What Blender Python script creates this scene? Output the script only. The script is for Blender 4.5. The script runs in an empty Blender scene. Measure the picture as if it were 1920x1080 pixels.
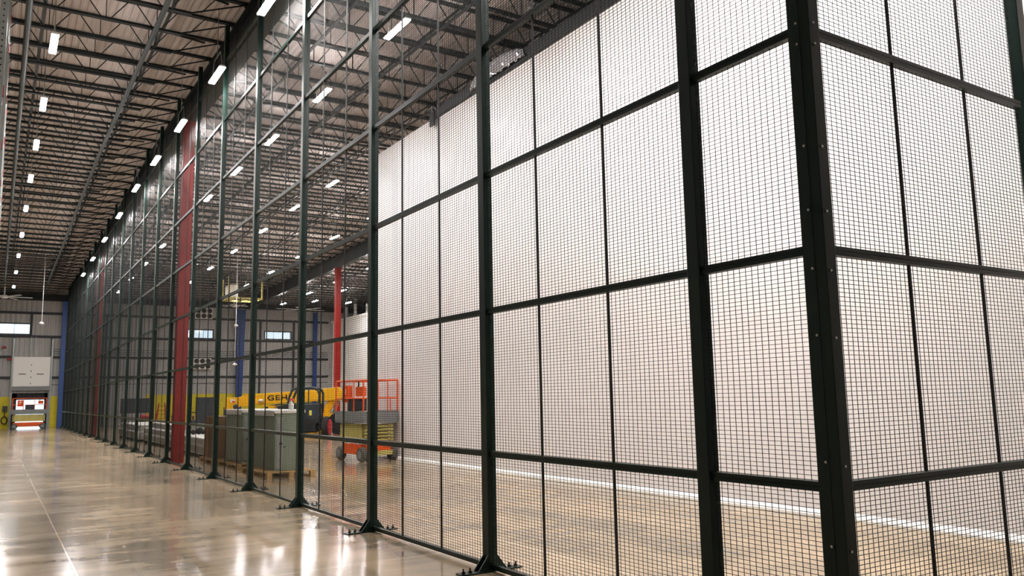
import bpy, bmesh, math, random
from mathutils import Vector, Matrix
random.seed(7)
SC = bpy.context.scene
COL = SC.collection

# ---------------------------------------------------------------- camera
F_PX, PIT, ROL, YAW, CAMH = 1499.85, 0.1328, -0.0193, 0.573, 1.6
fwd = Vector((math.sin(YAW)*math.cos(PIT), math.cos(YAW)*math.cos(PIT), math.sin(PIT)))
r0 = Vector((math.cos(YAW), -math.sin(YAW), 0)); u0 = r0.cross(fwd)
rt = math.cos(ROL)*r0 + math.sin(ROL)*u0
up = -math.sin(ROL)*r0 + math.cos(ROL)*u0
cd = bpy.data.cameras.new('camera'); cam = bpy.data.objects.new('camera', cd); COL.objects.link(cam)
cam.matrix_world = Matrix(((rt.x, up.x, -fwd.x, 0), (rt.y, up.y, -fwd.y, 0), (rt.z, up.z, -fwd.z, CAMH), (0, 0, 0, 1)))
cd.sensor_fit = 'HORIZONTAL'; cd.sensor_width = 36; cd.lens = F_PX*36/1920
cd.clip_start = 0.05; cd.clip_end = 400
SC.camera = cam

# ---------------------------------------------------------------- world, exposure
LAMP = 415.0
w = bpy.data.worlds.new('daylight'); SC.world = w; w.use_nodes = True
bgn = w.node_tree.nodes['Background']; bgn.inputs[0].default_value = (0.72, 0.88, 1.0, 1); bgn.inputs[1].default_value = 2.0
vs = SC.view_settings
vs.view_transform = 'Standard'; vs.look = 'None'; vs.gamma = 1; vs.use_curve_mapping = False; vs.exposure = 0.0
SC.cycles.use_denoising = True
SC.cycles.max_bounces = 8; SC.cycles.diffuse_bounces = 6; SC.cycles.glossy_bounces = 3
SC.cycles.sample_clamp_indirect = 6

# ---------------------------------------------------------------- materials
def lin(c): return tuple(((x/255)/12.92 if x/255 <= .04045 else ((x/255+.055)/1.055)**2.4) for x in c)
MATS = {}
def mat(name, rgb, rough=.5, metal=0., emit=None, var=0., scale=3., coat=0., spec=.5, bump=0.):
    m = bpy.data.materials.new(name); m.use_nodes = True
    nt = m.node_tree; b = nt.nodes['Principled BSDF']
    c = lin(rgb)
    b.inputs['Base Color'].default_value = (*c, 1); b.inputs['Roughness'].default_value = rough
    b.inputs['Metallic'].default_value = metal; b.inputs['Coat Weight'].default_value = coat
    b.inputs['Specular IOR Level'].default_value = spec
    if emit:
        b.inputs['Emission Color'].default_value = (*emit[0], 1); b.inputs['Emission Strength'].default_value = emit[1]
    if var or bump:
        tc = nt.nodes.new('ShaderNodeTexCoord'); n = nt.nodes.new('ShaderNodeTexNoise')
        n.inputs['Scale'].default_value = scale; n.inputs['Detail'].default_value = 4
        nt.links.new(tc.outputs['Object'], n.inputs['Vector'])
        if var:
            r = nt.nodes.new('ShaderNodeValToRGB')
            r.color_ramp.elements[0].position = .3; r.color_ramp.elements[1].position = .7
            r.color_ramp.elements[0].color = (*[max(0, x*(1-var)) for x in c], 1)
            r.color_ramp.elements[1].color = (*[min(1, x*(1+var)) for x in c], 1)
            nt.links.new(n.outputs['Fac'], r.inputs['Fac']); nt.links.new(r.outputs['Color'], b.inputs['Base Color'])
        if bump:
            bp = nt.nodes.new('ShaderNodeBump'); bp.inputs['Strength'].default_value = bump
            nt.links.new(n.outputs['Fac'], bp.inputs['Height']); nt.links.new(bp.outputs['Normal'], b.inputs['Normal'])
    MATS[name] = m; return m
M_GREEN = mat('green_black_paint', (17, 37, 31), .38, var=.12, scale=2, spec=.25)
M_WIRE = mat('black_wire', (8, 14, 11), .6, spec=.2)
M_BLACK = mat('black_paint', (14, 14, 16), .5)
M_STEEL = mat('joist_steel', (15, 25, 27), .5, var=.15)
M_PIPE = mat('painted_pipe', (30, 42, 44), .4)
M_RED = mat('red_column_paint', (160, 36, 30), .42, var=.08)
M_BLUE = mat('blue_column_paint', (8, 56, 120), .45, var=.08)
M_WHITE = mat('white_wall_panel', (236, 231, 228), .36, var=.015, scale=.6, spec=.35)
M_TRIM = mat('white_trim', (240, 238, 232), .3)
M_GREY = mat('grey_liner', (150, 148, 140), .55, var=.06)
M_GIRT = mat('dark_girt', (18, 23, 26), .5)
M_YEL = mat('yellow_paint', (214, 196, 24), .5, var=.08)
M_CAT = mat('machine_yellow', (246, 186, 10), .4, var=.05)
M_ORG = mat('machine_orange', (232, 92, 30), .4, var=.06)
M_TAN = mat('tan_scissor_paint', (196, 184, 104), .45, var=.1)
M_DGREY = mat('dark_grey_machine', (42, 50, 56), .45, var=.1)
M_GALV = mat('galvanised_steel', (150, 155, 152), .35, .6, var=.1, scale=8)
M_ALU = mat('grey_platform_steel', (128, 130, 130), .5, var=.1)
M_TYRE = mat('grey_rubber', (92, 88, 80), .8, var=.12, scale=10)
M_BTYRE = mat('black_rubber', (22, 22, 24), .8)
M_RHUB = mat('red_hub_paint', (210, 24, 36), .4)
M_CAB = mat('cabinet_sage', (122, 134, 116), .5, var=.04)
M_CARD = mat('brown_cardboard', (120, 92, 62), .8, var=.1)
M_WOOD = mat('pallet_wood', (176, 142, 88), .75, var=.22, scale=9)
M_FILM = mat('white_film', (232, 230, 224), .35)
M_PLASTIC = mat('clear_plastic_film', (205, 205, 210), .12, .55, bump=.3, scale=5)
M_PANEL = mat('white_long_panel', (226, 224, 216), .45, var=.03)
M_SCREW = mat('bolt_steel', (190, 190, 184), .3, .8)
M_FAN = mat('fan_white', (232, 232, 228), .35)
M_LIFTRED = mat('rack_red', (150, 34, 28), .5)
M_PINK = mat('red_plastic', (226, 96, 92), .4)
M_LABEL = mat('yellow_label', (230, 220, 90), .5)
M_LAMPBODY = mat('lamp_body', (210, 210, 205), .4)
M_LIGHT = mat('lamp_light', (255, 250, 240), .5, emit=((1.0, .955, .94), LAMP))
M_UPL = mat('added_uplight_glow', (255, 250, 240), .5, emit=((1.0, .95, .93), LAMP*.3))  # glow added on lamp tops to brighten the roof deck
M_GLASS = bpy.data.materials.new('window_glass'); M_GLASS.use_nodes = True
nt = M_GLASS.node_tree; nt.nodes.clear()
o_ = nt.nodes.new('ShaderNodeOutputMaterial'); mx = nt.nodes.new('ShaderNodeMixShader'); tr = nt.nodes.new('ShaderNodeBsdfTransparent'); gl = nt.nodes.new('ShaderNodeBsdfGlossy')
gl.inputs['Roughness'].default_value = .03; mx.inputs[0].default_value = .08
nt.links.new(tr.outputs[0], mx.inputs[1]); nt.links.new(gl.outputs[0], mx.inputs[2]); nt.links.new(mx.outputs[0], o_.inputs[0])

def floor_mat():
    m = bpy.data.materials.new('polished_concrete'); m.use_nodes = True; nt = m.node_tree; b = nt.nodes['Principled BSDF']
    N = nt.nodes.new; L = nt.links.new
    tc = N('ShaderNodeTexCoord')
    def noise(scale, det, vec=(1, 1, 1), rough=.6):
        mp = N('ShaderNodeMapping'); mp.inputs['Scale'].default_value = vec
        n = N('ShaderNodeTexNoise'); n.inputs['Scale'].default_value = scale; n.inputs['Detail'].default_value = det; n.inputs['Roughness'].default_value = rough
        L(tc.outputs['Object'], mp.inputs['Vector']); L(mp.outputs['Vector'], n.inputs['Vector']); return n
    n1 = noise(.5, 5, (1.5, .35, 1), .55); n2 = noise(1.1, 7, (.5, 2.2, 1), .65); n3 = noise(30, 3)
    rp = N('ShaderNodeValToRGB'); e = rp.color_ramp.elements
    e[0].position = .34; e[0].color = (*lin((108, 101, 86)), 1); e[1].position = .64; e[1].color = (*lin((196, 173, 142)), 1)
    mid = e.new(.48); mid.color = (*lin((160, 143, 118)), 1)
    mix = N('ShaderNodeMix'); mix.data_type = 'FLOAT'; mix.inputs[0].default_value = .3
    L(n1.outputs['Fac'], mix.inputs[2]); L(n2.outputs['Fac'], mix.inputs[3]); L(mix.outputs[0], rp.inputs['Fac'])
    # saw cut joints
    sp = N('ShaderNodeSeparateXYZ'); L(tc.outputs['Object'], sp.inputs[0])
    def line(sock, off, period, wd):
        a = N('ShaderNodeMath'); a.operation = 'SUBTRACT'; L(sock, a.inputs[0]); a.inputs[1].default_value = off
        p = N('ShaderNodeMath'); p.operation = 'PINGPONG'; L(a.outputs[0], p.inputs[0]); p.inputs[1].default_value = period/2
        c = N('ShaderNodeMath'); c.operation = 'LESS_THAN'; L(p.outputs[0], c.inputs[0]); c.inputs[1].default_value = wd; return c
    l1 = line(sp.outputs[0], .75, 4.1, .008); l2 = line(sp.outputs[1], 15.2, 3.8, .006)
    mxx = N('ShaderNodeMath'); mxx.operation = 'MAXIMUM'; L(l1.outputs[0], mxx.inputs[0]); L(l2.outputs[0], mxx.inputs[1])
    cm = N('ShaderNodeMix'); cm.data_type = 'RGBA'; L(mxx.outputs[0], cm.inputs[0]); L(rp.outputs['Color'], cm.inputs[6]); cm.inputs[7].default_value = (*lin((206, 190, 162)), 1)
    L(cm.outputs[2], b.inputs['Base Color'])
    rr = N('ShaderNodeMapRange'); rr.inputs[1].default_value = .3; rr.inputs[2].default_value = .7; rr.inputs[3].default_value = .09; rr.inputs[4].default_value = .2
    L(n2.outputs['Fac'], rr.inputs[0]); L(rr.outputs[0], b.inputs['Roughness'])
    b.inputs['Specular IOR Level'].default_value = .75
    bp = N('ShaderNodeBump'); bp.inputs['Strength'].default_value = .012; L(n3.outputs['Fac'], bp.inputs['Height']); L(bp.outputs['Normal'], b.inputs['Normal'])
    return m
M_FLOOR = floor_mat()

def ribbed(name, rgb, axis, period, depth, rough=.5, var=0.):
    m = bpy.data.materials.new(name); m.use_nodes = True; nt = m.node_tree; b = nt.nodes['Principled BSDF']; N = nt.nodes.new; L = nt.links.new
    tc = N('ShaderNodeTexCoord'); sp = N('ShaderNodeSeparateXYZ'); L(tc.outputs['Object'], sp.inputs[0])
    p = N('ShaderNodeMath'); p.operation = 'PINGPONG'; L(sp.outputs[axis], p.inputs[0]); p.inputs[1].default_value = period/2
    r = N('ShaderNodeMapRange'); r.inputs[1].default_value = period*.15; r.inputs[2].default_value = period*.32; L(p.outputs[0], r.inputs[0])
    bp = N('ShaderNodeBump'); bp.inputs['Strength'].default_value = 1; bp.inputs['Distance'].default_value = depth
    L(r.outputs[0], bp.inputs['Height']); L(bp.outputs['Normal'], b.inputs['Normal'])
    n = N('ShaderNodeTexNoise'); n.inputs['Scale'].default_value = .8; n.inputs['Detail'].default_value = 5; L(tc.outputs['Object'], n.inputs['Vector'])
    rp = N('ShaderNodeValToRGB'); c = lin(rgb)
    rp.color_ramp.elements[0].position = .35; rp.color_ramp.elements[1].position = .65
    rp.color_ramp.elements[0].color = (*[x*(1-var) for x in c], 1); rp.color_ramp.elements[1].color = (*[x*(1+var) for x in c], 1)
    L(n.outputs['Fac'], rp.inputs['Fac']); L(rp.outputs['Color'], b.inputs['Base Color']); b.inputs['Roughness'].default_value = rough
    return m
M_DECK = ribbed('metal_roof_deck', (208, 197, 192), 0, .15, .015, .55, .1)
M_WALLRIB = ribbed('ribbed_wall_liner', (172, 171, 168), 0, .3, .02, .5, .05)

# ---------------------------------------------------------------- helpers
class MB:
    def __init__(s): s.v = []; s.f = []
    def add(s, vs_, fs_):
        n = len(s.v); s.v += [tuple(p) for p in vs_]; s.f += [tuple(i+n for i in q) for q in fs_]; return s
    def box(s, x0, y0, z0, x1, y1, z1):
        return s.add([(x0,y0,z0),(x1,y0,z0),(x1,y1,z0),(x0,y1,z0),(x0,y0,z1),(x1,y0,z1),(x1,y1,z1),(x0,y1,z1)],
                     [(3,2,1,0),(4,5,6,7),(0,1,5,4),(1,2,6,5),(2,3,7,6),(3,0,4,7)])
    def bar(s, a, b, wd, hg=None, ref=(0, 0, 1)):
        a = Vector(a); b = Vector(b); hg = hg or wd; d = (b-a).normalized(); rf = Vector(ref)
        if abs(d.dot(rf)) > .99: rf = Vector((1, 0, 0))
        x = d.cross(rf).normalized()*wd/2; y = x.cross(d).normalized()*hg/2
        return s.add([a-x-y, a+x-y, a+x+y, a-x+y, b-x-y, b+x-y, b+x+y, b-x+y],
                     [(3,2,1,0),(4,5,6,7),(0,1,5,4),(1,2,6,5),(2,3,7,6),(3,0,4,7)])
    def tube(s, a, b, r, n=10, r2=None):
        a = Vector(a); b = Vector(b); r2 = r if r2 is None else r2; d = (b-a).normalized()
        rf = Vector((0, 0, 1)) if abs(d.z) < .9 else Vector((1, 0, 0)); x = d.cross(rf).normalized(); y = d.cross(x)
        vs_ = [a+(x*math.cos(t)+y*math.sin(t))*r for t in [2*math.pi*i/n for i in range(n)]] + [b+(x*math.cos(t)+y*math.sin(t))*r2 for t in [2*math.pi*i/n for i in range(n)]]
        return s.add(vs_, [(i, i+n, (i+1) % n+n, (i+1) % n) for i in range(n)] + [tuple(range(n)), tuple(range(2*n-1, n-1, -1))])
    def path(s, pts, r, n=8):
        for a, b in zip(pts, pts[1:]): s.tube(a, b, r, n)
        for p in pts[1:-1]: s.ball(p, r*1.02, 6)
        return s
    def ball(s, c, r, n=8, sz=1):
        c = Vector(c); k = n//2+1; vs_ = [c+Vector((0, 0, r*sz))]
        for i in range(1, k):
            for j in range(n):
                t = math.pi*i/k; q = 2*math.pi*j/n; vs_.append(c+Vector((r*math.sin(t)*math.cos(q), r*math.sin(t)*math.sin(q), r*sz*math.cos(t))))
        vs_.append(c-Vector((0, 0, r*sz))); L = len(vs_)-1; fs = [(0, 1+j, 1+(j+1) % n) for j in range(n)]
        for i in range(k-2):
            for j in range(n): fs.append((1+i*n+j, 1+(i+1)*n+j, 1+(i+1)*n+(j+1) % n, 1+i*n+(j+1) % n))
        fs += [(1+(k-2)*n+j, L, 1+(k-2)*n+(j+1) % n) for j in range(n)]
        return s.add(vs_, fs)
    def prism(s, poly, axis, t0, t1):
        n = len(poly)
        def P(a, b, t): return {0: (t, a, b), 1: (a, t, b), 2: (a, b, t)}[axis]
        return s.add([P(a, b, t0) for a, b in poly]+[P(a, b, t1) for a, b in poly],
                     [tuple(range(n)), tuple(range(2*n-1, n-1, -1))]+[(i, i+n, (i+1) % n+n, (i+1) % n) for i in range(n)])
    def lathe(s, prof, c, axis='z', n=20):
        vs_ = []
        for r, h in prof:
            for i in range(n):
                t = 2*math.pi*i/n; a, b = r*math.cos(t), r*math.sin(t)
                q = {'z': (a, b, h), 'x': (h, a, b), 'y': (a, h, b)}[axis]; vs_.append((c[0]+q[0], c[1]+q[1], c[2]+q[2]))
        m = len(prof); fs = [(k*n+i, k*n+(i+1) % n, (k+1)*n+(i+1) % n, (k+1)*n+i) for k in range(m-1) for i in range(n)]
        fs += [tuple(range(n)), tuple(range((m-1)*n, m*n))]
        return s.add(vs_, fs)
    def mesh(s, name, m):
        me = bpy.data.meshes.new(name); me.from_pydata(s.v, [], s.f); me.materials.append(m)
        bm = bmesh.new(); bm.from_mesh(me); bmesh.ops.recalc_face_normals(bm, faces=bm.faces); bm.to_mesh(me); bm.free(); return me
    def build(s, name, m, parent=None, loc=None, smooth=False, bevel=0):
        me = s.mesh(name, m)
        if smooth:
            for p in me.polygons: p.use_smooth = True
            me.set_sharp_from_angle(angle=math.radians(38))
        o = bpy.data.objects.new(name, me); COL.objects.link(o)
        if parent: o.parent = parent
        if loc: o.location = loc
        if bevel:
            b = o.modifiers.new('bevel', 'BEVEL'); b.width = bevel; b.segments = 2; b.limit_method = 'ANGLE'
        return o
def tag(o, label=None, cat=None, group=None, kind=None):
    if label: o['label'] = label
    if cat: o['category'] = cat
    if group: o['group'] = group
    if kind: o['kind'] = kind
    return o
def thing(name, label, cat, loc=(0, 0, 0), rz=0, group=None):
    o = bpy.data.objects.new(name, None); COL.objects.link(o); o.location = loc; o.rotation_euler = (0, 0, rz)
    o.empty_display_size = .2
    return tag(o, label, cat, group)
def dup(root, loc, label=None, rz=None):
    r = root.copy(); COL.objects.link(r); r.location = loc
    if rz is not None: r.rotation_euler = (0, 0, rz)
    if label: r['label'] = label
    for ch in list(root.children):
        c = ch.copy(); COL.objects.link(c); c.parent = r
        for g in ch.children:
            d = g.copy(); COL.objects.link(d); d.parent = c
    return r
def struct(o): o['kind'] = 'structure'; return o
ORD = ['zeroth', 'first', 'second', 'third', 'fourth', 'fifth', 'sixth', 'seventh', 'eighth', 'ninth', 'tenth', 'eleventh', 'twelfth', 'thirteenth', 'fourteenth', 'fifteenth', 'sixteenth', 'seventeenth', 'eighteenth', 'nineteenth', 'twentieth', 'twenty-first', 'twenty-second', 'twenty-third', 'twenty-fourth']
for _n in range(25, 60):
    ORD.append(({2: 'twenty', 3: 'thirt', 4: 'fort', 5: 'fift'}[_n//10]+('y' if _n//10 > 2 else '') + '-' + ORD[_n % 10]) if _n % 10 else {3: 'thirtieth', 4: 'fortieth', 5: 'fiftieth'}[_n//10])

# ---------------------------------------------------------------- building dimensions
XF = 3.932                      # fence plane
P1, SP = 3.787, 2.7667          # first intermediate post, spacing
NP = 22
YW = 64.5                       # far wall
XL, XR, YB = -8.2, 29.0, -7.0
RIDGE = 28.8
def deck(y): return 10.25-.02*abs(y-RIDGE)
POSTH = 9.5
RAILS = [.045, 1.058, 2.396, 3.729, 5.039, 6.372, 7.703, 9.045]

# ---------------------------------------------------------------- shell
struct(MB().box(XL, YB, -.2, XR, 92, 0).build('floor', M_FLOOR))
cb = MB()
ys = [YB, RIDGE, YW+.2]
for a, b in zip(ys, ys[1:]):
    cb.add([(XL, a, deck(a)), (XR, a, deck(a)), (XR, b, deck(b)), (XL, b, deck(b)), (XL, a, deck(a)+.2), (XR, a, deck(a)+.2), (XR, b, deck(b)+.2), (XL, b, deck(b)+.2)],
           [(3,2,1,0),(4,5,6,7),(0,1,5,4),(1,2,6,5),(2,3,7,6),(3,0,4,7)])
struct(cb.build('ceiling', M_DECK))
struct(MB().box(XL-.2, YB, 0, XL, YW, 10.9).build('wall_left', M_GREY))
struct(MB().box(XL, YB-.2, 0, XR, YB, 10.9).build('wall_back', M_GREY))
struct(MB().box(XR, YB, 0, XR+.2, YW, 10.9).build('wall_right', M_GREY))

# far wall with real holes: door opening and high windows
holes = [(1.02, 3.16, 0., 2.36)]                       # dock door
WIN = [(-.9, 1.82, 6.42, 7.09), (11.87, 13.99, 6.39, 6.99), (17.99, 20.07, 6.44, 6.99)]
holes += WIN
xs = sorted({XL, XR} | {h[0] for h in holes} | {h[1] for h in holes})
wb = MB()
for a, b in zip(xs, xs[1:]):
    zs = [0]
    hs = sorted([(h[2], h[3]) for h in holes if h[0] <= a+1e-6 and h[1] >= b-1e-6])
    z = 0
    for (z0, z1) in hs:
        if z0 > z: wb.box(a, YW, z, b, YW+.25, z0)
        z = z1
    wb.box(a, YW, z, b, YW+.25, 10.3)
struct(wb.build('wall_far', M_WALLRIB))
# yellow kick band painted liner panels, just proud of the far wall
yb = MB()
for a, b in ((XL+.02, .92), (3.22, 4.0), (9.35, 22.9)):
    yb.box(a, YW-.03, .002, b, YW-.001, 2.12)
struct(yb.build('trim_1', M_YEL))
# horizontal girts and vertical struts of the far wall
gb = MB()
for z in (7.87, 6.24, 4.82, 3.41):
    for a, b in ((XL+.02, .86), (3.3, 23.2)) if z < 4.9 else ((XL+.02, 23.2),):
        gb.box(a, YW-.13, z-.08, b, YW-.001, z+.08)
struct(gb.build('trim_2', M_GIRT))
vb = MB()
for x, z0, z1 in ((1.9, 6.33, 7.78), (.95, 4.92, 6.15), (3.22, 4.92, 6.15), (9.9, 0, 7.8), (11.7, 0, 7.8), (14.43, 0, 7.8), (17.6, 2.1, 7.8), (20.3, 2.1, 7.8), (6.6, 0, 7.8)):
    vb.box(x-.07, YW-.12, z0+.003, x+.07, YW-.002, z1)
for z in (5.35, 5.2, 5.05, 2.9):
    vb.box(3.25, YW-.06, z, 23.2, YW-.03, z+.03)
struct(vb.build('trim_3', M_GIRT))
eb = MB(); eb.box(XL+.02, YW-.35, 8.75, XR-.1, YW-.05, 9.2)
struct(eb.build('trim_4', M_STEEL))
for i, (x0, x1, z0, z1) in enumerate(WIN):
    n = 3
    fb = MB()
    fb.box(x0-.07, YW-.06, z0-.07, x1+.07, YW-.001, z0); fb.box(x0-.07, YW-.06, z1, x1+.07, YW-.001, z1+.07)
    fb.box(x0-.07, YW-.06, z0, x0, YW-.001, z1); fb.box(x1, YW-.06, z0, x1+.07, YW-.001, z1)
    for k in range(1, n): fb.box(x0+(x1-x0)*k/n-.012, YW+.02, z0, x0+(x1-x0)*k/n+.012, YW+.06, z1)
    wo = struct(fb.build('window_%d' % (i+1), M_GIRT))
    MB().box(x0, YW+.035, z0, x1, YW+.045, z1).build('pane', M_GLASS, wo)
# dock door: raised sectional panel above the opening
dr = bpy.data.objects.new('door_1', None); COL.objects.link(dr); dr.location = (0, YW, 0); struct(dr)
db = MB()
for k in range(4): db.box(1.0, -.2, 2.82+k*.5, 3.16, -.14, 2.82+k*.5+.485)
db.box(.98, -.19, 2.81, 3.18, -.15, 4.82)
db.build('door_leaf', M_TRIM, dr)
sl = MB(); sl.box(1.32, -.215, 3.62, 1.75, -.199, 3.67); sl.box(2.38, -.215, 3.62, 2.81, -.199, 3.67); sl.build('vision_slot', M_BLACK, dr)
hb = MB()
for k in range(4): hb.box(2.02, -.23, 2.95+k*.42, 2.08, -.199, 3.06+k*.42)
hb.build('hinge', M_GALV, dr)
tb = MB(); tb.box(.9, -.26, 0, 1.0, -.02, 6.1); tb.box(3.2, -.26, 0, 3.3, -.02, 6.1); tb.build('track', M_GALV, dr)
MB().box(.95, -.3, 2.52, 3.25, -.1, 2.8).build('header_seal', M_ALU, dr)
bs = MB(); bs.box(1.02, .3, 1.9, 3.16, .42, 2.36); bs.box(1.02, .3, 0, 1.3, .42, 2.36); bs.box(2.95, .3, 0, 3.16, .42, 2.36); bs.build('rubber_seal', M_BLACK, dr)
lt = MB(); lt.box(1.95, -.2, 4.9, 1.99, -.16, 6.2); lt.box(2.2, -.2, 4.9, 2.24, -.16, 6.2)
for k in range(7): lt.box(1.95, -.2, 4.95+k*.18, 2.24, -.17, 4.97+k*.18)
lt.build('counterweight_guide', M_GALV, dr)

# ---------------------------------------------------------------- white cold-store block behind the fence
XWW, YWE = 8.9, 20.85
wz = 8.52
struct(MB().box(XWW, -5.5, 0, XWW+4, YWE, wz).build('wall_cold_store', M_WHITE))
bbm = MB(); bbm.prism([(XWW-.07, .001), (XWW-.07, .03), (XWW, .085), (XWW, .001)], 1, -5.5, YWE)
struct(bbm.build('baseboard_cold_store', M_TRIM))
tag(MB().box(XWW-.09, 2.0, wz-.06, XWW+.14, YWE-3.75, wz+.17).build('roof_edge_beam', M_GIRT), 'long black steel beam along the top edge of the near white wall', 'beam')
bk = thing('edge_bracket', 'small black bolted bracket hanging at the end of the beam atop the white wall', 'bracket', (XWW-.1, 17.15, wz-.25))
MB().box(-.02, -.12, 0, .02, .12, .45).build('plate', M_GIRT, bk)
cl = MB()
for k in range(3): cl.bar((-.03, -.1-k*.16, .3+.03*k), (-.03, -.02-k*.16, .42), .03)
cl.build('clamp', M_GALV, bk)
# crumpled plastic film
pf = MB(); N1, N2 = 40, 8
pv = []
for i in range(N1):
    y = 12.95+i*(15.15-12.95)/(N1-1)
    for j in range(N2):
        t = j/(N2-1); amp = math.sin(math.pi*i/(N1-1))**.4
        pv.append((XWW-.13-.12*math.sin(math.pi*t)*amp+random.uniform(-.03, .03), y+random.uniform(-.02, .02), wz-.02+t*.36*amp+random.uniform(-.02, .02)))
pf.add(pv, [(i*N2+j, i*N2+j+1, (i+1)*N2+j+1, (i+1)*N2+j) for i in range(N1-1) for j in range(N2-1)])
o = pf.build('plastic_film', M_PLASTIC, smooth=False); sm = o.modifiers.new('t', 'SOLIDIFY'); sm.thickness = .004
tag(o, 'crumpled clear plastic film bunched on the top edge of the near white wall', 'plastic film')
# second, distant white block
b2 = MB(); b2.box(23.5, 34, 0, 27.5, YW-.3, 7.9)
struct(b2.build('wall_distant_block', M_WHITE))
tb2 = MB(); tb2.box(23.38, 34, 7.8, 23.5, YW-.3, 8.0)
for k in range(4): tb2.box(23.46, 34.5+k*9.8, 0, 23.5, 34.6+k*9.8, 7.8)
struct(tb2.build('trim_5', M_TRIM))
for i, (y, z1) in enumerate(((60.9, 9.7), (58.4, 8.9), (62.9, 9.9))):
    tag(MB().tube((24.2, y, 7.9), (24.2, y, z1), .14, 12).build('roof_pipe', M_FAN, smooth=True), '%s white vertical pipe rising from the distant white block' % ['tall middle', 'short right', 'leftmost'][i], 'pipe')

# ---------------------------------------------------------------- columns and girders
def column(x, y, name, m, label, half=.14, ztop=None, hh=.14):
    t = thing(name, label, 'column', (x, y, 0)); zt = ztop if ztop else deck(y)-.9
    MB().box(-half, -hh, 0, half, hh, zt).build('shaft', m, t)
    s = MB(); s.box(-half-.002, hh*.3, 0.001, -half-.012, hh*.36, zt-.01); s.box(-.01, -hh-.002, .001, .01, -hh-.01, zt-.01)
    s.build('seam', m, t)
    MB().box(-half-.08, -hh-.08, zt, half+.08, hh+.08, zt+.02).build('cap_plate', m, t)
    return t
XG = [-8.0, 4.22, 16.4, 28.6]
column(4.14, 22.8, 'steel_column', M_RED, 'tall red steel column just behind the fence, nearest of the red columns')
column(4.14, 44.2, 'steel_column', M_RED, 'red steel column far down the fence, seen dimly through dense mesh')
column(16.4, 44.0, 'steel_column', M_RED, 'bright red steel column standing behind the orange scissor lift', half=.16)
column(3.92, YW-.42, 'tapered_column', M_BLUE, 'blue steel column at the far wall beside the dock door', ztop=8.7, half=.19)
for x, lb in ((15.95, 'wide tapered blue column on the far wall left of the yellow boom'), (21.96, 'narrow straight blue column on the far wall right of the high windows')):
    t = thing('tapered_column', lb, 'column', (x, YW-.45, 0)); wt = .36 if x < 17 else .16; wbm = .2 if x < 17 else .16
    MB().prism([(-wbm, 0), (wbm*.8, 0), (wt, 8.6), (-wt*.9, 8.6)], 1, -.12, .12).build('shaft', M_BLUE, t)
    MB().box(-wt, -.2, 8.6, wt, .2, 8.64).build('cap_plate', M_BLUE, t)
def girder(x, lb, y0=-6.8, y1=YW-.5):
    t = thing('roof_girder', lb, 'girder', (x, 0, 0))
    def slab(xa, xb, dt, dbm):
        m = MB()
        for a, b in ((y0, RIDGE), (RIDGE, y1)):
            m.add([(xa, a, deck(a)-dbm), (xb, a, deck(a)-dbm), (xb, b, deck(b)-dbm), (xa, b, deck(b)-dbm), (xa, a, deck(a)-dt), (xb, a, deck(a)-dt), (xb, b, deck(b)-dt), (xa, b, deck(b)-dt)],
                  [(3,2,1,0),(4,5,6,7),(0,1,5,4),(1,2,6,5),(2,3,7,6),(3,0,4,7)])
        return m
    slab(-.012, .012, .12, .86).build('web', M_STEEL, t)
    slab(-.15, .15, .1, .12).build('top_flange', M_STEEL, t)
    slab(-.15, .15, .86, .88).build('bottom_flange', M_STEEL, t)
girder(XG[1], 'deep dark steel roof girder running above the fence line')
girder(XG[2], 'deep dark steel roof girder over the machines, resting on the rear red column')
girder(XG[0], 'dark steel roof girder on the left side of the aisle'); girder(XG[3], 'dark steel roof girder farthest right over the distant white block')

# ---------------------------------------------------------------- bar joists
def make_joist(xa, xb, label, group, y):
    t = thing('bar_joist', label, 'joist', (0, y, deck(y)), group=group)
    L0, L1 = xa+.02, xb-.02; e = 1.22
    tc = MB()
    for s in (-1, 1): tc.box(L0, s*.01, -.06, L1, s*.05, -.01)
    tc.box(L0, -.05, -.1, L0+.16, .05, -.06); tc.box(L1-.16, -.05, -.1, L1, .05, -.06)
    tc.build('top_chord', M_STEEL, t)
    bc = MB()
    for s in (-1, 1): bc.box(L0+e, s*.01, -.55, L1-e, s*.05, -.5)
    bc.build('bottom_chord', M_STEEL, t)
    wv = MB(); n = round((L1-L0-2*e)/1.0); st = (L1-L0-2*e)/n
    for i in range(n):
        a = L0+e+i*st; m_ = a+st/2
        wv.bar((a+.08, 0, -.06), (m_-.08, 0, -.51), .019); wv.bar((a+st-.08, 0, -.06), (m_+.08, 0, -.51), .019); wv.bar((m_, 0, -.06), (m_, 0, -.51), .016)
    wv.bar((L0+.15, 0, -.06), (L0+e+.05, 0, -.52), .026); wv.bar((L1-.15, 0, -.06), (L1-e-.05, 0, -.52), .026)
    wv.bar((L0+e*.6, 0, -.06), (L0+e*.85, 0, -.45), .018); wv.bar((L1-e*.6, 0, -.06), (L1-e*.85, 0, -.45), .018)
    wv.build('web_bars', M_STEEL, t)
    return t
JS = 1.14
JY = [17.7+JS*j for j in range(-10, 41)]
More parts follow.
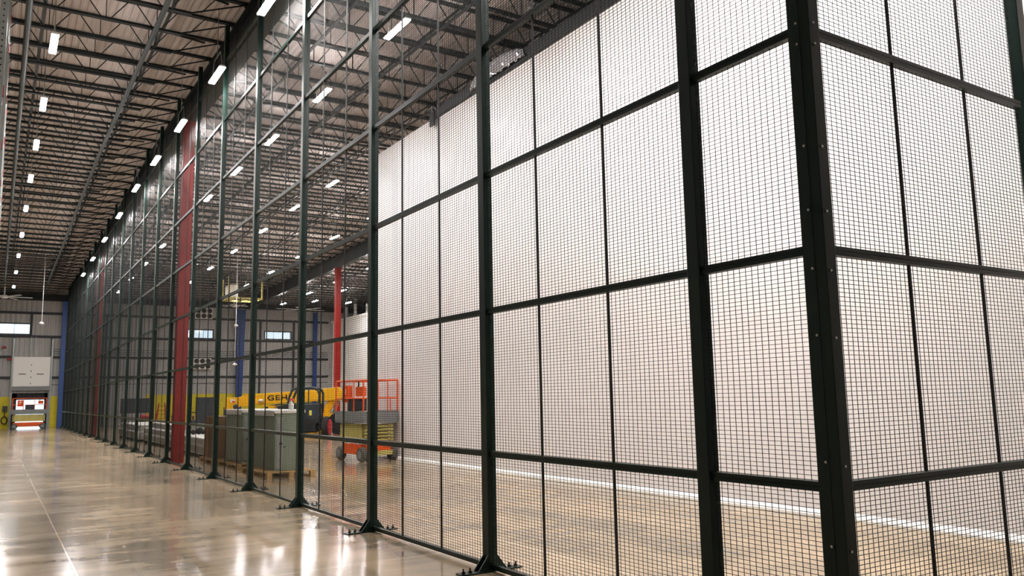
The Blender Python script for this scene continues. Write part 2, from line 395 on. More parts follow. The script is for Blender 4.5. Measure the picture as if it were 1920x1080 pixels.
for bi, (xa, xb, lb, gp) in enumerate(((XG[0], XG[1], 'dark open-web roof joist over the aisle', 'roof joists over the aisle'),
                          (XG[1], XG[2], 'dark open-web roof joist right of the fence', 'roof joists over the middle bay'),
                          (XG[2], XG[3], 'dark open-web roof joist beyond the rear girder', 'roof joists over the far bay'))):
    proto = None; cnt = 0
    for y in JY:
        if bi == 0 and y < 13 or bi == 2 and y < 30: continue
        if y > YW-.6: continue
        cnt += 1; l2 = lb+', %s from the camera' % ORD[cnt]
        if proto is None: proto = make_joist(xa, xb, l2, gp, y)
        else: dup(proto, (0, y, deck(y)), l2)
# bridging lines running along the building
def bridging(x, off, r, lb, pipe=False, y0=8, round_=False):
    m = MB()
    for a, b in ((y0, RIDGE), (RIDGE, 57.6)):
        pa, pb = (x, a, deck(a)-off), (x, b, deck(b)-off)
        if round_: m.tube(pa, pb, r, 10)
        else: m.bar(pa, pb, r*2, r*1.2)
    tag(m.build('sprinkler_pipe' if round_ else 'bridging_bar', M_PIPE if round_ else M_STEEL), lb, 'pipe' if round_ else 'brace')
bridging(.16, .61, .06, 'thick dark pipe running the length of the aisle roof near its left lamp row', round_=True, y0=14)
bridging(.45, .12, .035, 'thin upper bridging bar above the left lamp row of the aisle', y0=14)
bridging(2.45, .61, .055, 'thick pipe running along the aisle roof close to the fence side', round_=True, y0=13)
bridging(2.75, .12, .03, 'thin upper bridging bar on the fence side of the aisle roof', y0=13)
for i, x in enumerate((5.6, 7.6, 9.8, 12.0, 14.6, 18.8, 22.6)):
    bridging(x, .58, .03, '%s lower bridging bar under the joists right of the fence' % ORD[i+1], y0=8)
    bridging(x+.35, .12, .028, '%s upper bridging bar under the deck right of the fence' % ORD[i+1], y0=8)
# cross bracing near girder
bc_ = 0; br0 = None
for j, y in enumerate(JY[:-1]):
    if y < 13 or y > 58 or j % 2: continue
    bc_ += 1
    for kind_, A, B in (('long', (2.2, 0, -.5), (3.7, JS, -.1)), ('short', (2.6, 0.03, -.1), (2.6, JS-.03, -.5))):
        tag(MB().bar(A, B, .035).build('diagonal_brace', M_STEEL, loc=(0, y, deck(y))), '%s diagonal brace between aisle joists by the fence girder, %s from the camera' % (kind_, ORD[bc_]), 'brace', 'diagonal braces over the aisle')

# ---------------------------------------------------------------- lamps
lampL = .52
def make_lamp(loc, label, group, dz=0, upl=True):
    t = thing('high_bay_lamp', label, 'lamp', loc, group=group)
    b = MB(); b.prism([(-.068, .035), (-.05, .07), (.05, .07), (.068, .035)], 1, -lampL, lampL); b.build('housing', M_LAMPBODY, t)
    d = MB(); d.prism([(-.06, .034), (-.06, .018), (.06, .018), (.06, .034)], 1, -lampL+.02, lampL-.02); d.build('light_panel', M_LIGHT, t)
    if upl: MB().box(-.035, -lampL+.05, .071, .035, lampL-.05, .078).build('added_uplight', M_UPL, t)  # emissive strip added to lift the deck beyond the aisle
    c = MB()
    for s in (-.5, .5): c.tube((0, s*.9, .07), (0, s*.6, .45), .006, 6)
    c.tube((0, 0, .45), (0, 0, 1.142+dz), .008, 6); c.bar((0, -.3, .45), (0, .3, .45), .012); c.build('suspension_cable', M_GALV, t)
    return t
LY = [18.15, 22.38, 26.4, 30.6, 35.1, 40.2, 45.35, 50.45, 56.0]
YC_ = [y*.94 for y in [9.9, 14.03]+LY[:8]]
ROWS = [('over the aisle, left of the fence', .63, LY, 0),
        ('along the fence line', 3.62, YC_, .42),
        ('just behind the fence', 6.32, [3.5, 5.8, 9.9, 13.82]+LY, 0),  # nearest lamps, out of view, are added to light the near white wall
        ('close inside the fence, added to light the near wall', 5.1, [3.6, 4.9, 6.3, 7.8], 0),  # whole row is invented above the view to brighten the near wall
        ('behind the end of the white wall', 9.6, LY[2:8], 0),
        ('left of the rear girder', 12.9, LY[3:8], 0),
        ('right of the rear girder', 16.85, LY[5:], .3),
        ('over the far bay', 19.15, LY[6:], 0),
        ('above the distant white block', 21.7, LY[7:], 0)]
lp = None
for nm, x, yl, dz in ROWS:
    lp = None
    for i, y in enumerate(yl):
        n = sum(1 for q in yl[:i+1] if q > 12)
        lb = 'glowing ceiling lamp %s, %s nearest of its row' % (nm, ORD[n]) if y > 12 else 'unseen ceiling lamp %s, above the view, %s one' % (nm, ORD[i+1])
        loc = (x, y, deck(y)-1.15-dz)
        if lp is None: lp = make_lamp(loc, lb, 'suspended linear lamps', dz, x > 4)
        else: dup(lp, loc, lb)

# ---------------------------------------------------------------- fence
def make_post(label, y):
    t = thing('fence_post', label, 'post', (XF, y, 0), group='fence posts')
    D, W = .047, .054
    MB().box(-D, -W, .012, D, W, POSTH).build('shaft', M_GREEN, t, bevel=.004)
    MB().box(-.335, -.06, 0, .315, .05, .012).build('base_plate', M_GREEN, t)
    for s in (-1, 1):
        MB().prism([(s*D, .012), (s*.155, .012), (s*D, .15)], 1, -.05, -.035).build('gusset', M_GREEN, t)
        MB().prism([(s*D, .012), (s*.155, .012), (s*D, .15)], 1, .03, .045).build('gusset', M_GREEN, t)
    for x in (-.29, -.22, .2, .27):
        a = MB(); a.tube((x, -.01, .012), (x, -.01, .03), .016, 6); a.tube((x, -.01, .03), (x, -.01, .055), .008, 8); a.build('anchor_bolt', M_BLACK, t)
    return t
post0 = None
for k in range(1, NP+1):
    y = P1+(k-1)*SP
    lb = 'dark green steel fence post, %s along from the wide corner post' % ORD[k] if k > 1 else 'dark green steel fence post nearest to the wide corner post, left of it'
    if k == 7: lb += ', beside the red column'
    if post0 is None: post0 = make_post(lb, y)
    else: pr = dup(post0, (XF, y, 0), lb)
    for ch in (post0 if k == 1 else pr).children:
        if ch.name.startswith('shaft'): ch.scale.z = (deck(y)-.14)/POSTH if k > 2 else 1
# corner post
CX0, CX1, CY0, CY1 = 3.885, 3.95, 2.768, 2.918
cp = thing('corner_post', 'wide dark green corner post with small bolts where the fence turns', 'post', (XF, 2.85, 0))
s = MB(); s.box(CX0-XF, CY0-2.85, .012, CX1-XF+.03, CY1-2.85, POSTH); s.build('shaft', M_GREEN, cp, bevel=.004)
s = MB(); s.box(CX0-XF-.0025, -.012, .012, CX0-XF, .066, POSTH); s.build('cover_strip', M_GREEN, cp)
s = MB(); s.box(-.12, -.16, 0, .05, .06, .012); s.build('base_plate', M_GREEN, cp)
for z in (.42, .75, 1.2, 1.9, 2.28, 2.62, 3.0, 3.62, 3.75, 4.4, 5.2):
    a = MB(); a.tube((CX0-XF-.006, 0.002, z), (CX0-XF-.013, 0.002, z), .0075, 10); a.build('bolt', M_SCREW, cp)
    a = MB(); a.tube((-.012, CY0-2.85, z-.02), (-.012, CY0-2.85-.008, z-.02), .0075, 10); a.build('bolt', M_SCREW, cp)
# mesh panels
CW, CH, WT = .0485, .026, .0031
def make_bay(length, label, loc, rz, mull, group, top=9.45):
    t = thing('fence_bay', label, 'fence', loc, rz, group)
    a, b = .0, length
    for z in RAILS:
        r = MB(); h = .027
        if z < .1: r.box(a, -.02, z-.02, b, .02, z+.02)
        else:
            r.box(a, -.024, z-h, b, .024, z-.002); r.box(a, -.024, z+.002, b, .024, z+h); r.box(a, -.018, z-.002, b, .018, z+.002)
        r.build('rail', M_GREEN, t)
    for x in mull:
        MB().box(x-.009, .004, .066, x+.009, .02, top).build('mullion', M_BLACK, t)
    m = MB(); h = WT/2
    x = a+CW*.6
    while x < b-.005:
        m.box(x-h, -h, .03, x+h, h, top); x += CW
    z = .05
    while z < top:
        m.box(a, -h-.001, z-h, b, h-.001, z+h); z += CH
    m.build('wire_mesh', M_WIRE, t)
    return t
G = 'wire mesh fence bays'
hp = .054
# bays run along +Y: local x -> world +Y, local y -> world -X ... rotate +90deg, so local +y is -X (aisle side)
make_bay(P1-hp-2.918, 'narrow single-width mesh bay of the long fence beside the corner post', (XF, 2.918, 0), math.pi/2, [], G)
bay0 = None
for k in range(1, NP):
    y = P1+(k-1)*SP+hp
    lb = 'three-panel wire mesh fence bay starting at the %s post left of the corner' % ORD[k]
    if bay0 is None: bay0 = make_bay(SP-2*hp, lb, (XF, y, 0), math.pi/2, [.935-hp, 1.865-hp], G)
    else: dup(bay0, (XF, y, 0), lb)
# right-hand return of the fence
YC = 2.853
make_bay(6.5-3.98, 'three-panel wire mesh fence bay on the return face right of the corner post', (3.98, YC, 0), 0, [4.86-3.98, 5.74-3.98], G)
dup(post0, (6.6, YC, 0), 'dark green fence post at the right edge of the view, on the return face', rz=math.pi/2)

# ---------------------------------------------------------------- pallets and cabinets
def pallet(label, loc, w_, l_, rz=0):
    t = thing('wooden_pallet', label, 'pallet', loc, rz, 'pallets under the cabinets')
    for x in (0, w_/2-.05, w_-.1):
        for y in (0, l_/2-.06, l_-.12): MB().box(x, y, .018, x+.1, y+.12, .1).build('block', M_WOOD, t)
    m = MB()
    n = 7
    for i in range(n):
        y = i*(l_-.11)/(n-1); m.box(0, y, .118, w_, y+.11, .136)
    m.build('deck_boards', M_WOOD, t)
    m = MB()
    for x in (0, w_/2-.05, w_-.1): m.box(x, 0, 0, x+.1, l_, .018); m.box(x, 0, .1, x+.1, l_, .118)
    m.build('runner_boards', M_WOOD, t)
    return t
pallet('wooden pallet under the nearer sage cabinet', (4.72, 16.55, 0), 1.0, 2.0)
pallet('wooden pallet under the farther sage cabinet', (4.78, 19.15, 0), 1.0, 1.9)
pallet('wooden pallet under the brown cartons', (4.7, 21.3, 0), 1.0, 1.5)
def cabinet(label, loc, w_, l_, h_):
    t = thing('storage_cabinet', label, 'cabinet', loc)
    MB().box(0, 0, 0, w_, l_, h_).build('body', M_CAB, t, bevel=.006)
    MB().box(-.012, .05, .04, 0, l_-.05, h_*.52).build('lower_door', M_CAB, t, bevel=.003)
    MB().box(-.012, .05, h_*.53, 0, l_-.05, h_-.06).build('upper_door', M_CAB, t, bevel=.003)
    MB().box(.04, -.01, .05, .16, 0, h_-.08).build('end_strip', M_GALV, t)
    a = MB(); a.tube((.12, -.011, .55), (.12, -.02, .55), .03, 14); a.build('lock', M_BLACK, t)
    a = MB(); a.tube((.2, -.001, .48), (.2, -.012, .48), .016, 12); a.build('keyhole', M_BLACK, t)
    MB().box(-.03, -.03, h_, w_+.03, l_+.03, h_+.07).build('foam_top', M_FILM, t, bevel=.012)
    c = MB()
    for i in range(9): c.box(-.035, .05+i*l_/9, h_-.05, -.01, .05+i*l_/9+l_/11, h_+.035)
    c.build('packing_paper', M_FILM, t)
    return t
cabinet('sage green metal cabinet with white foam top, nearer one with a round lock', (4.95, 16.85, .136), .6, 1.7, 1.17)
cb2 = cabinet('sage green metal cabinet with white foam top, farther one beside brown cartons', (4.95, 19.45, .136), .8, 1.55, 1.17)
MB().box(.25, -.02, .62, .7, -.001, .8).build('carton_label', M_CARD, cb2); 
cartons = [(4.8, 21.45, .136, .7, .62, .36, 'bottom front'), (4.8, 21.45, .496, .7, .62, .36, 'middle front'), (4.8, 21.45, .856, .7, .62, .34, 'top front'),
           (4.8, 22.1, .136, .7, .6, .5, 'bottom rear'), (4.8, 22.1, .636, .7, .6, .56, 'top rear')]
for x, y, z, a, b, c, nm in cartons:
    t = thing('cardboard_carton', 'brown cardboard carton on the pallet by the sage cabinets, %s of the stack' % nm, 'box', (x, y, z), group='brown cartons')
    MB().box(0, 0, 0, a, b, c).build('carton', M_CARD, t, bevel=.006)
    MB().box(-.001, b*.45, 0.01, a+.001, b*.55, c+.001).build('tape', M_WOOD, t)
t = thing('spray_bottle', 'white spray bottle with pink nozzle on the nearer cabinet', 'bottle', (5.42, 17.3, 1.376))
MB().lathe([(.05, 0), (.055, .02), (.055, .12), (.02, .17), (.018, .19)], (0, 0, 0)).build('body', M_FILM, t, smooth=True)
s = MB(); s.box(-.025, -.02, .19, .06, .02, .24); s.bar((.04, 0, .2), (.07, 0, .15), .012); s.build('nozzle', M_PINK, t)

# stacks of long white panels
def longpanel(x, y, z, w_, l_, h_, lb):
    t = thing('long_white_panel', lb, 'panel', (x, y, z), group='long white panels')
    MB().box(0, 0, 0, w_, l_, h_).build('core', M_PANEL, t, bevel=.008)
    e = MB(); e.box(.03, -.012, .02, w_-.03, 0, h_-.02); e.box(-.012, .05, .03, 0, l_-.05, h_-.03); e.build('facing', M_GREY, t)
    return t
specs = [(5.0, 23.75, .1, .95, 5.2, .24, 'bottom nearest'), (5.03, 23.9, .35, .95, 5.2, .2, 'top nearest'), (5.1, 29.2, .1, 1.1, 6, .25, 'bottom middle'), (5.15, 29.5, .36, 1.1, 6, .22, 'middle layer'),
         (5.3, 29.8, .59, 1.0, 5.5, .2, 'top middle'), (6.4, 24.4, .1, 1.0, 5.2, .24, 'right bottom'), (6.4, 24.5, .35, 1.0, 5.2, .22, 'right top'), (5.0, 36, .1, 1.2, 6, .3, 'farthest bottom'), (5.1, 36.2, .41, 1.2, 6, .25, 'farthest top')]
for a in specs: longpanel(*a[:6], 'long white insulated panel lying on timber behind the red column, %s in the stacks' % a[6])
for i, (x, y) in enumerate(((4.95, 24.1), (4.95, 28.3), (5.05, 29.7), (5.05, 34.5), (6.35, 24.9), (6.35, 29.0), (4.95, 36.5), (4.95, 41))):
    tag(MB().box(x, y, 0, x+1.15, y+.12, .1).build('timber_bearer', M_BLACK), 'dark timber bearer under the long white panels, %s from the camera' % ORD[i+1], 'timber')
# black bag on the panels
bg = MB(); bg.ball((0, 0, .1), .1, 12, 1.0); bg.ball((.14, .06, .09), .09, 12); bg.ball((-.16, .02, .08), .08, 12); bg.ball((.28, .1, .06), .055, 10); bg.ball((.02, -.06, .15), .08, 10)
bg.tube((.28, .1, .06), (.42, .12, .1), .02, 8)
tag(bg.build('tool_bag', M_BLACK, loc=(5.5, 26.9, .55), smooth=True), 'crumpled black bag lying on top of the white panels', 'bag')

# ---------------------------------------------------------------- scissor lift builder
def scissor_lift(label, loc, rz, w_=1.12, l_=1.72, rail_h=.78, tyre=M_TYRE, hose=True):
    t = thing('scissor_lift', label, 'lift', loc, rz)
    c = MB(); c.box(.14, .1, .16, w_-.14, l_-.1, .42); c.box(.06, .35, .2, w_-.06, l_-.35, .4); c.build('chassis', M_ORG, t, bevel=.02)
    c = MB(); c.box(.02, .45, .18, .06, l_-.45, .44); c.box(.016, .6, .25, .02, .8, .38); c.build('side_tray', M_ORG, t)
    MB().box(.1, .04, .14, w_-.1, .1, .26).build('bumper', M_TAN, t, bevel=.01)
    for x in (0, w_-.15):
        for y in (.19, l_-.19):
            wd = MB(); wd.lathe([(.11, 0), (.165, .01), (.18, .04), (.18, .11), (.165, .14), (.11, .15)], (x, y, .18), 'x', 22); wo = wd.build('wheel', tyre, t, smooth=True)
            hb_ = MB(); s_ = -.004 if x == 0 else .154
            hb_.lathe([(.09, 0), (.1, .004), (.04, .008)] if 1 else [], (x+s_-.004, y, .18), 'x', 16); hb_.build('hub', M_ALU, wo)
    # folded scissor stack
    for k in range(5):
        z = .5+k*.085
        a = MB()
        a.box(.12, .06, z, .18, l_-.06, z+.06); a.box(w_-.18, .06, z, w_-.12, l_-.06, z+.06)
        a.bar((.22, .08, z+.02), (.22, l_-.08, z+.05), .05, .05); a.bar((w_-.22, .08, z+.05), (w_-.22, l_-.08, z+.02), .05, .05)
        a.tube((.1, .1, z+.03), (w_-.1, .1, z+.03), .025, 10); a.tube((.1, l_-.1, z+.03), (w_-.1, l_-.1, z+.03), .025, 10)
        a.build('scissor_arm', M_TAN, t)
    MB().box(.07, .22, .5, .1, l_-.16, .94).build('side_guard', M_TAN, t)
    zp = .96
    p_ = MB(); p_.box(0, 0, zp, w_, l_, zp+.05); p_.box(-.01, -.01, zp+.05, .02, l_+.01, zp+.3); p_.box(w_-.02, -.01, zp+.05, w_+.01, l_+.01, zp+.3); p_.box(0, -.01, zp+.05, w_, .02, zp+.26); p_.box(0, l_-.02, zp+.05, w_, l_+.01, zp+.26)
    p_.build('platform', M_ALU, t)
    z0, z1, zm = zp+.28, zp+.3+rail_h, zp+.3+rail_h*.42
    def rail(pts): 
        r_ = MB(); r_.path(pts, .022, 8); return r_
    for x in (.01, w_-.01):
        r_ = rail([(x, .02, z0), (x, .02, z1), (x, l_-.02, z1), (x, l_-.02, z0)])
        for y in (l_*.35, l_*.68): r_.tube((x, y, z0), (x, y, z1), .016, 8)
        r_.tube((x, .02, zm), (x, l_-.02, zm), .018, 8); r_.build('guard_rail', M_ORG, t, smooth=True)
    for y in (.02, l_-.02):
        r_ = rail([(.01, y, z1), (w_-.01, y, z1)]); r_.tube((.01, y, zm), (w_-.01, y, zm), .018, 8)
        r_.tube((w_*.78, y, z0), (w_*.78, y, zm), .016, 8); r_.build('guard_rail', M_ORG, t, smooth=True)
    cbx = MB(); cbx.box(.03, l_-.62, zm-.1, .16, l_-.3, z1-.12); cbo = cbx.build('control_box', M_ORG, t, bevel=.01)
    MB().box(.025, l_-.5, zm+.1, .03, l_-.42, z1-.2).build('decal', M_FILM, cbo)
    MB().box(.04, l_*.35, zp+.3, .4, l_*.62, zp+.62).build('tool_tray', M_DGREY, t, bevel=.02)
    MB().box(.05, .2, zm+.05, .2, .5, z1-.16).build('battery_box', M_ORG, t, bevel=.01)
    if hose:
        h_ = MB(); h_.path([(.02, .3, z1), (.1, .4, z1-.1), (.08, .5, z1-.25)], .018); h_.build('strap', M_BLACK, t)
    return t
scissor_lift('orange and tan scissor lift with grey wheels parked by the white wall end', (7.84, 19.15, 0), math.radians(8), w_=1.03, l_=1.45)
scissor_lift('small orange and tan scissor lift parked in the dock doorway', (2.95, 61.2, 0), math.radians(88), w_=1.2, l_=1.95, rail_h=.72)

# ---------------------------------------------------------------- telehandler and dark roll-cage machine
RZ = -YAW
D2 = .024
def px(x, x0, s): return (x-x0)*s
t = thing('telehandler', 'yellow telehandler with long boom lettered GEHL behind the sage cabinets', 'telehandler', (10.94, 36.17, 0), RZ)
s36 = .024
bm_ = MB()
def PX(x, y): return ((x-530)*s36, 1.55-(y-750)*s36)
poly = [PX(x, y) for x, y in [(470, 738), (600, 731), (634, 727), (650, 738), (640, 752), (600, 752), (470, 758)]]
bm_.prism(poly, 1, -.22, .22); bo = bm_.build('boom', M_CAT, t, bevel=.02)
b2_ = MB(); b2_.prism([PX(x, y) for x, y in [(424, 744), (470, 741), (470, 756), (424, 766)]], 1, -.16, .16); b2_.build('boom_tip', M_CAT, t, bevel=.02)
b3 = MB(); b3.prism([PX(x, y) for x, y in [(455, 741), (464, 737), (478, 737), (478, 758), (455, 759)]], 1, -.26, .26); b3.build('boom_collar', M_CAT, t)
b4 = MB(); b4.bar((*[PX(626, 745)[0]], 0, PX(0, 745)[1]), (PX(603, 792)[0], 0, PX(0, 792)[1]), .3, .24, (0, 1, 0)); b4.build('lift_arm', M_CAT, t)
b4 = MB(); b4.bar((PX(637, 745)[0], .05, PX(0, 745)[1]), (PX(618, 792)[0], .05, PX(0, 792)[1]), .12, .12, (0, 1, 0)); b4.build('lift_cylinder', M_GALV, t)
b5 = MB(); b5.path([(PX(480, 768)[0], -.3, 1.1), (PX(490, 773)[0], -.3, 1.0), (PX(500, 760)[0], -.3, 1.3), (PX(530, 757)[0], -.3, 1.38), (PX(560, 760)[0], -.3, 1.3)], .03); b5.build('hydraulic_hose', M_BLACK, t)
b6 = MB(); b6.prism([PX(x, y) for x, y in [(500, 759), (520, 759), (522, 778), (500, 778)]], 1, -.45, .3); b6.prism([PX(x, y) for x, y in [(496, 776), (640, 776), (648, 792), (600, 812), (496, 812)]], 1, -.5, .5); b6.build('chassis', M_CAT, t)
b7 = MB(); b7.prism([PX(x, y) for x, y in [(503, 761), (509, 761), (509, 771), (503, 771)]], 1, -.47, -.44); b7.prism([PX(x, y) for x, y in [(524, 760), (560, 758), (560, 772), (524, 772)]], 1, -.3, .2); b7.build('engine_cover', M_DGREY, t)
b8 = MB(); b8.tube((PX(490, 0)[0], -.6, .5), (PX(490, 0)[0], .6, .5), .48, 20); b8.tube((PX(640, 0)[0], -.6, .5), (PX(640, 0)[0], -.2, .5), .48, 20); b8.tube((PX(640, 0)[0], .2, .5), (PX(640, 0)[0], .6, .5), .48, 20); b8.build('wheels', M_BTYRE, t, smooth=True)
b9 = MB(); b9.ball((PX(445, 0)[0], -.2, PX(0, 760)[1]), .12, 10); b9.bar((PX(424, 760)[0], 0, 1.3), (PX(424, 775)[0], 0, 0.6), .3, .1); b9.build('fork_carriage', M_DGREY, t)
b10 = MB(); b10.box(PX(434, 0)[0], -.175, PX(0, 752)[1], PX(443, 0)[0], -.161, PX(0, 746)[1]); b10.build('flag_decal', M_FILM, t)
b11 = MB(); b11.box(PX(434, 0)[0]+.09, -.18, PX(0, 752)[1]+.0, PX(443, 0)[0], -.176, PX(0, 752)[1]+.06); b11.build('flag_stripe', M_RHUB, t)
lamp_ = MB(); lamp_.ball((PX(493, 0)[0], -.3, PX(0, 750)[1]), .13, 12, .5); lamp_.build('lens_cover', M_FILM, t, smooth=True)
fc = bpy.data.curves.new('gehl', 'FONT'); fc.body = 'GEHL'; fc.size = .44; fc.extrude = .008; fc.offset = .008; fc.space_character = 1.12
fo = bpy.data.objects.new('lettering_src', fc); COL.objects.link(fo)
bpy.context.view_layer.update()
me = bpy.data.meshes.new_from_object(fo.evaluated_get(bpy.context.evaluated_depsgraph_get())); COL.objects.unlink(fo); bpy.data.objects.remove(fo)
me.materials.clear(); me.materials.append(M_BLACK)
lo = bpy.data.objects.new('lettering', me); COL.objects.link(lo); lo.parent = t
lo.rotation_euler = (math.pi/2, math.radians(-1.5), 0); lo.location = (PX(504, 0)[0], -.235, PX(0, 749.5)[1]); lo.scale = (1.0, .72, 1)

t = thing('roll_cage_loader', 'dark grey loader with black roll cage and red wheel hub behind the lift', 'loader', (11.18, 33.69, 0), RZ)
s34 = .0227
def QX(x, y): return ((x-573)*s34, 1.6-(y-747.8)*s34)
def q3(x, y, d): a = QX(x, y); return (a[0], d, a[1])
for d in (-.35, .35):
    c = MB(); c.path([q3(540, 773, d), q3(546, 745, d), q3(552, 730, d), q3(560, 727.5, d), q3(590, 727.5, d), q3(599, 732, d), q3(602, 740, d), q3(601, 775, d)], .05, 8); c.build('roll_cage_hoop', M_DGREY, t, smooth=True)
c = MB(); c.tube(q3(560, 727.5, -.35), q3(560, 727.5, .35), .04); c.tube(q3(590, 727.5, -.35), q3(590, 727.5, .35), .04); c.bar(q3(582, 728, -.35), q3(582, 773, -.35), .06, .04); c.bar(q3(542, 757, -.35), q3(601, 755, -.35), .05, .05); c.build('cage_crossbar', M_DGREY, t)
c = MB(); c.prism([QX(x, y) for x, y in [(541, 757), (600, 757), (602, 790), (596, 795), (596, 806), (541, 808)]], 1, -.4, .5); c.build('body', M_DGREY, t, bevel=.03)
c = MB()
for k in range(6): c.box(QX(560, 0)[0], -.42, QX(0, 786+k*3.2)[1], QX(597, 0)[0], -.39, QX(0, 784.8+k*3.2)[1])
c.build('louvre', M_BLACK, t)
c = MB(); c.box(QX(584, 0)[0], -.41, QX(0, 778)[1], QX(589, 0)[0], -.4, QX(0, 769)[1]); c.build('warning_label', M_LABEL, t)
c = MB(); c.box(QX(590.5, 0)[0], -.41, QX(0, 776)[1], QX(594, 0)[0], -.4, QX(0, 770)[1]); c.build('blue_label', M_BLUE, t)
c = MB(); c.tube(q3(590, 801, 0), q3(613, 801, 0), .13, 12); c.tube(q3(590, 795, .1), q3(612, 796, .1), .05, 8); c.build('axle', M_BTYRE, t, smooth=True)
for d_, x_, hub in ((0, 610, True), (0, 548, False)):
    c = MB(); c.lathe([(.3, -.13), (.42, -.12), (.45, -.05), (.45, .06), (.42, .12), (.3, .13)], q3(x_+2, 801, d_), 'x', 26); wo = c.build('wheel', M_BTYRE, t, smooth=True); 
    wo.location = (0, 0, 0)
    if hub:
        c = MB(); c.lathe([(.33, .1), (.34, .16), (.28, .2), (.1, .22)], q3(x_+2, 801, d_), 'x', 24); c.build('hub', M_RHUB, wo, smooth=True)
c = MB(); c.prism([QX(x, y) for x, y in [(548, 808), (596, 806), (596, 809.5), (548, 812)]], 1, -.3, .3); c.build('skid_plate', M_BLACK, t)
tag(MB().box(-.55, -.35, 0, .55, .35, .3).build('plywood_crate', M_CARD, loc=(12.82, 37.64, 0)), 'low tan crate on the floor below the dark loader', 'crate')

# ---------------------------------------------------------------- far-end equipment
t = thing('notice_board', 'wide black board standing in front of the far wall left of the yellow band', 'board', (8.3, 60.5, 0))
MB().box(-1.05, -.03, .85, 1.0, .03, 1.85).build('panel', M_DGREY, t)
for x in (-.9, 0, .9): MB().box(x-.04, -.05, 0, x+.04, .05, .85).build('leg', M_GIRT, t)
t = thing('equipment_cabinet', 'tall dark grey cabinet against the yellow band behind the cartons', 'cabinet', (13.1, 61.5, 0))
MB().box(-.75, -.3, 0, .75, .3, 1.85).build('body', M_DGREY, t); MB().box(-.72, -.32, .1, -.01, -.3, 1.8).build('door', M_DGREY, t); MB().box(.01, -.32, .1, .72, -.3, 1.8).build('door', M_DGREY, t)
t = thing('step_ladder', 'red folding step ladder in front of the yellow band', 'ladder', (9.2, 56.5, 0))
for sx in (-.35, .35):
    MB().bar((sx*1.0, -.35, 0), (sx*.5, 0, 1.5), .06, .04).build('front_leg', M_LIFTRED, t); MB().bar((sx, .4, 0), (sx*.5, .02, 1.5), .05, .04).build('rear_leg', M_LIFTRED, t)
for k in range(5): MB().box(-.33+.03*k, -.3+.06*k, .25+k*.26, .33-.03*k, -.22+.06*k, .28+k*.26).build('step', M_LIFTRED, t)
t = thing('site_table', 'low timber trestle with red frame in front of the yellow band', 'table', (9.7, 52, 0))
MB().box(-.7, -.4, .7, .7, .4, .75).build('table_top', M_WOOD, t)
for x in (-.6, .6): MB().box(x-.03, -.35, 0, x+.03, .35, .7).build('leg', M_WOOD, t)
t = thing('floor_grinder', 'dark floor grinding machine with upright handle between the white panels and yellow band', 'machine', (7.45, 37.4, 0))
MB().lathe([(.34, .02), (.36, .1), (.3, .28), (.12, .32)], (0, 0, 0)).build('grinding_head', M_DGREY, t, smooth=True)
MB().box(-.16, -.14, .3, .16, .2, .78).build('motor', M_DGREY, t, bevel=.03)
MB().path([(-.15, .2, .5), (-.2, .5, 1.1), (.2, .5, 1.1), (.15, .2, .5)], .02).build('handle', M_BLACK, t)
t = thing('shop_vacuum', 'dark canister vacuum with red lid seen between distant fence posts', 'vacuum', (7.2, 49.5, 0))
MB().lathe([(.28, .1), (.3, .15), (.3, .6), (.2, .7)], (0, 0, 0)).build('canister', M_DGREY, t, smooth=True); MB().lathe([(.26, .7), (.27, .8), (.15, .92)], (0, 0, 0)).build('lid', M_LIFTRED, t, smooth=True)
for a in range(4): MB().ball((.22*math.cos(a*1.57), .22*math.sin(a*1.57), .05), .05, 8).build('castor', M_BLACK, t)
for (x, z, lb) in ((.4, 5.51, 'upper left'), (.75, 4.72, 'lower right')):
    t = thing('alarm_light', 'small red alarm beacon beside the raised dock door, %s of the pair' % lb, 'alarm', (x, YW-.25, z))
    MB().box(-.12, -.05, -.14, .12, .12, .02).build('housing', M_LIFTRED, t, bevel=.02); MB().box(-.03, .1, -.3, .03, .25, -.14).build('bracket', M_GALV, t)
t = thing('hose_reel', 'black hose coil and control box on the yellow band left of the dock door', 'hose', (.66, YW-.1, 0))
MB().box(-.14, -.1, 1.15, .14, .07, 1.5).build('control_box', M_DGREY, t)
h_ = MB(); pts = [(.17*math.cos(a), -.05, .55+.24*math.sin(a)) for a in [i*math.pi/8 for i in range(17)]]; h_.path(pts, .035); h_.build('hose_coil', M_BLACK, t)
MB().box(-.03, -.06, .75, .03, .0, 1.15).build('conduit', M_GIRT, t)
for (x, z, lb) in ((13.2, 8.25, 'high, just under the roof'), (13.2, 4.4, 'lower, below the high window')):
    t = thing('wall_fan_bank', 'white box with six round black fans on the far wall, %s' % lb, 'fan', (x, YW-.3, z))
    MB().box(-.64, -.12, -.42, .64, .25, .42).build('housing', M_PANEL, t)
    for i in range(3):
        for j in range(2):
            MB().lathe([(.17, -.03), (.18, 0)], (-.42+.42*i, -.12, -.2+.4*j), 'y', 20).build('fan', M_BLACK, t)
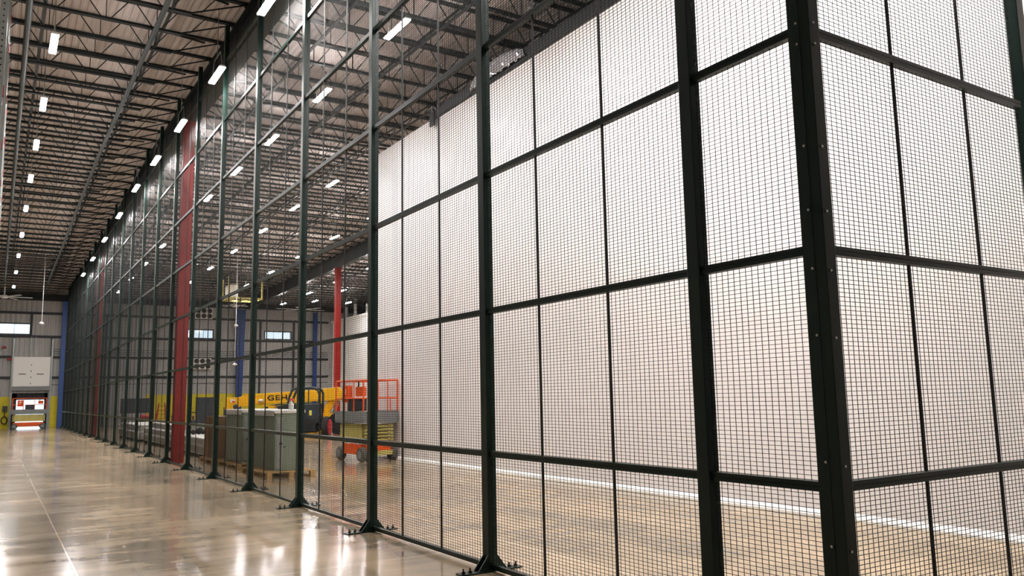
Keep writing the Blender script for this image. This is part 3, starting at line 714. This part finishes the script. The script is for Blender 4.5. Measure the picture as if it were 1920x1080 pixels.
for i, (x, y, z, R_, lb) in enumerate(((.2, 60, 8.42, 1.55, 'over the aisle end'), (14.35, 59.6, 8.42, 1.0, 'in the middle of the far end'), (19.5, 60.3, 8.42, 1.9, 'left of the distant white block'))):
    t = thing('ceiling_fan', 'large white ceiling fan %s' % lb, 'fan', (x, y, z))
    MB().lathe([(.1, -.12), (.18, -.1), (.2, .06), (.12, .12)], (0, 0, 0)).build('hub', M_FAN, t, smooth=True)
    MB().tube((0, 0, .1), (0, 0, deck(y)-z-.2), .04, 8).build('down_rod', M_FAN, t)
    for k in range(6):
        a = k*math.pi/3+.05; MB().bar((.15*math.cos(a), .15*math.sin(a), 0), (R_*math.cos(a), R_*math.sin(a), 0), .16, .035).build('blade', M_FAN, t)
for i, (x, y, z, lb) in enumerate(((1.95, 50, 5.93, 'over the aisle, left of the fence'), (12.04, 49.4, 6.06, 'left of the wide blue column'), (10.95, 45, 3.54, 'lowest, near the wide blue column'))):
    t = thing('hanging_sensor', 'small white dome hanging on a long cord %s' % lb, 'pendant', (x, y, z))
    MB().tube((0, 0, .05), (0, 0, deck(y)-z+.005), .014, 6).build('cord', M_FAN, t); MB().lathe([(.1, -.06), (.13, 0), (.05, .07)], (0, 0, 0)).build('dome', M_FAN, t, smooth=True)
# hanging mezzanine frame
t = thing('suspended_frame', 'pale green steel equipment frame hung below the roof by the rear girder', 'frame', (12.6, 50.8, 7.75))
f_ = MB()
for a in (-.9, 1.1):
    for b in (-.8, .8): f_.bar((a, b, 0), (a, b, 1.35), .09)
for z in (0, .06): f_.box(-.95, -.85, z, 1.15, -.75, z+.05); f_.box(-.95, .75, z, 1.15, .85, z+.05)
for a in (-.9, .1, 1.1): f_.box(a-.05, -.8, .02, a+.05, .8, .08)
f_.build('frame', M_TAN, t)
MB().box(-.8, -.6, .1, -.3, .6, .9).build('air_unit', M_PANEL, t)
# rack uprights at the extreme left, seen from the aisle
def rack(y, x, lb, m):
    t = thing('rack_upright', lb, 'rack', (x, y, 0), group='perforated rack uprights')
    s = MB(); s.box(-.09, -.04, 0, 0, .04, 9.2); s.build('upright', M_GALV, t)
    h = MB()
    for k in range(84): h.box(-.055, -.043, 2.0+k*.085, -.035, -.0401, 2.02+k*.085)
    h.build('slot', M_BLACK, t)
    for z in (2.1, 3.9, 5.6, 7.2, 8.8):
        MB().box(-.1, -1.2 if 0 else -.02, z, .012, .05, z+.14).build('beam_clip', m, t)
for i, (y, x) in enumerate(((12, -.125), (14.6, -.12), (17.2, -.12), (20, -.125), (23, -.13), (26, -.135), (29, -.14), (33, -.15))):
    rack(y, x, 'perforated galvanised rack upright at the left picture edge, %s from the camera' % ORD[i+1], M_LIFTRED)
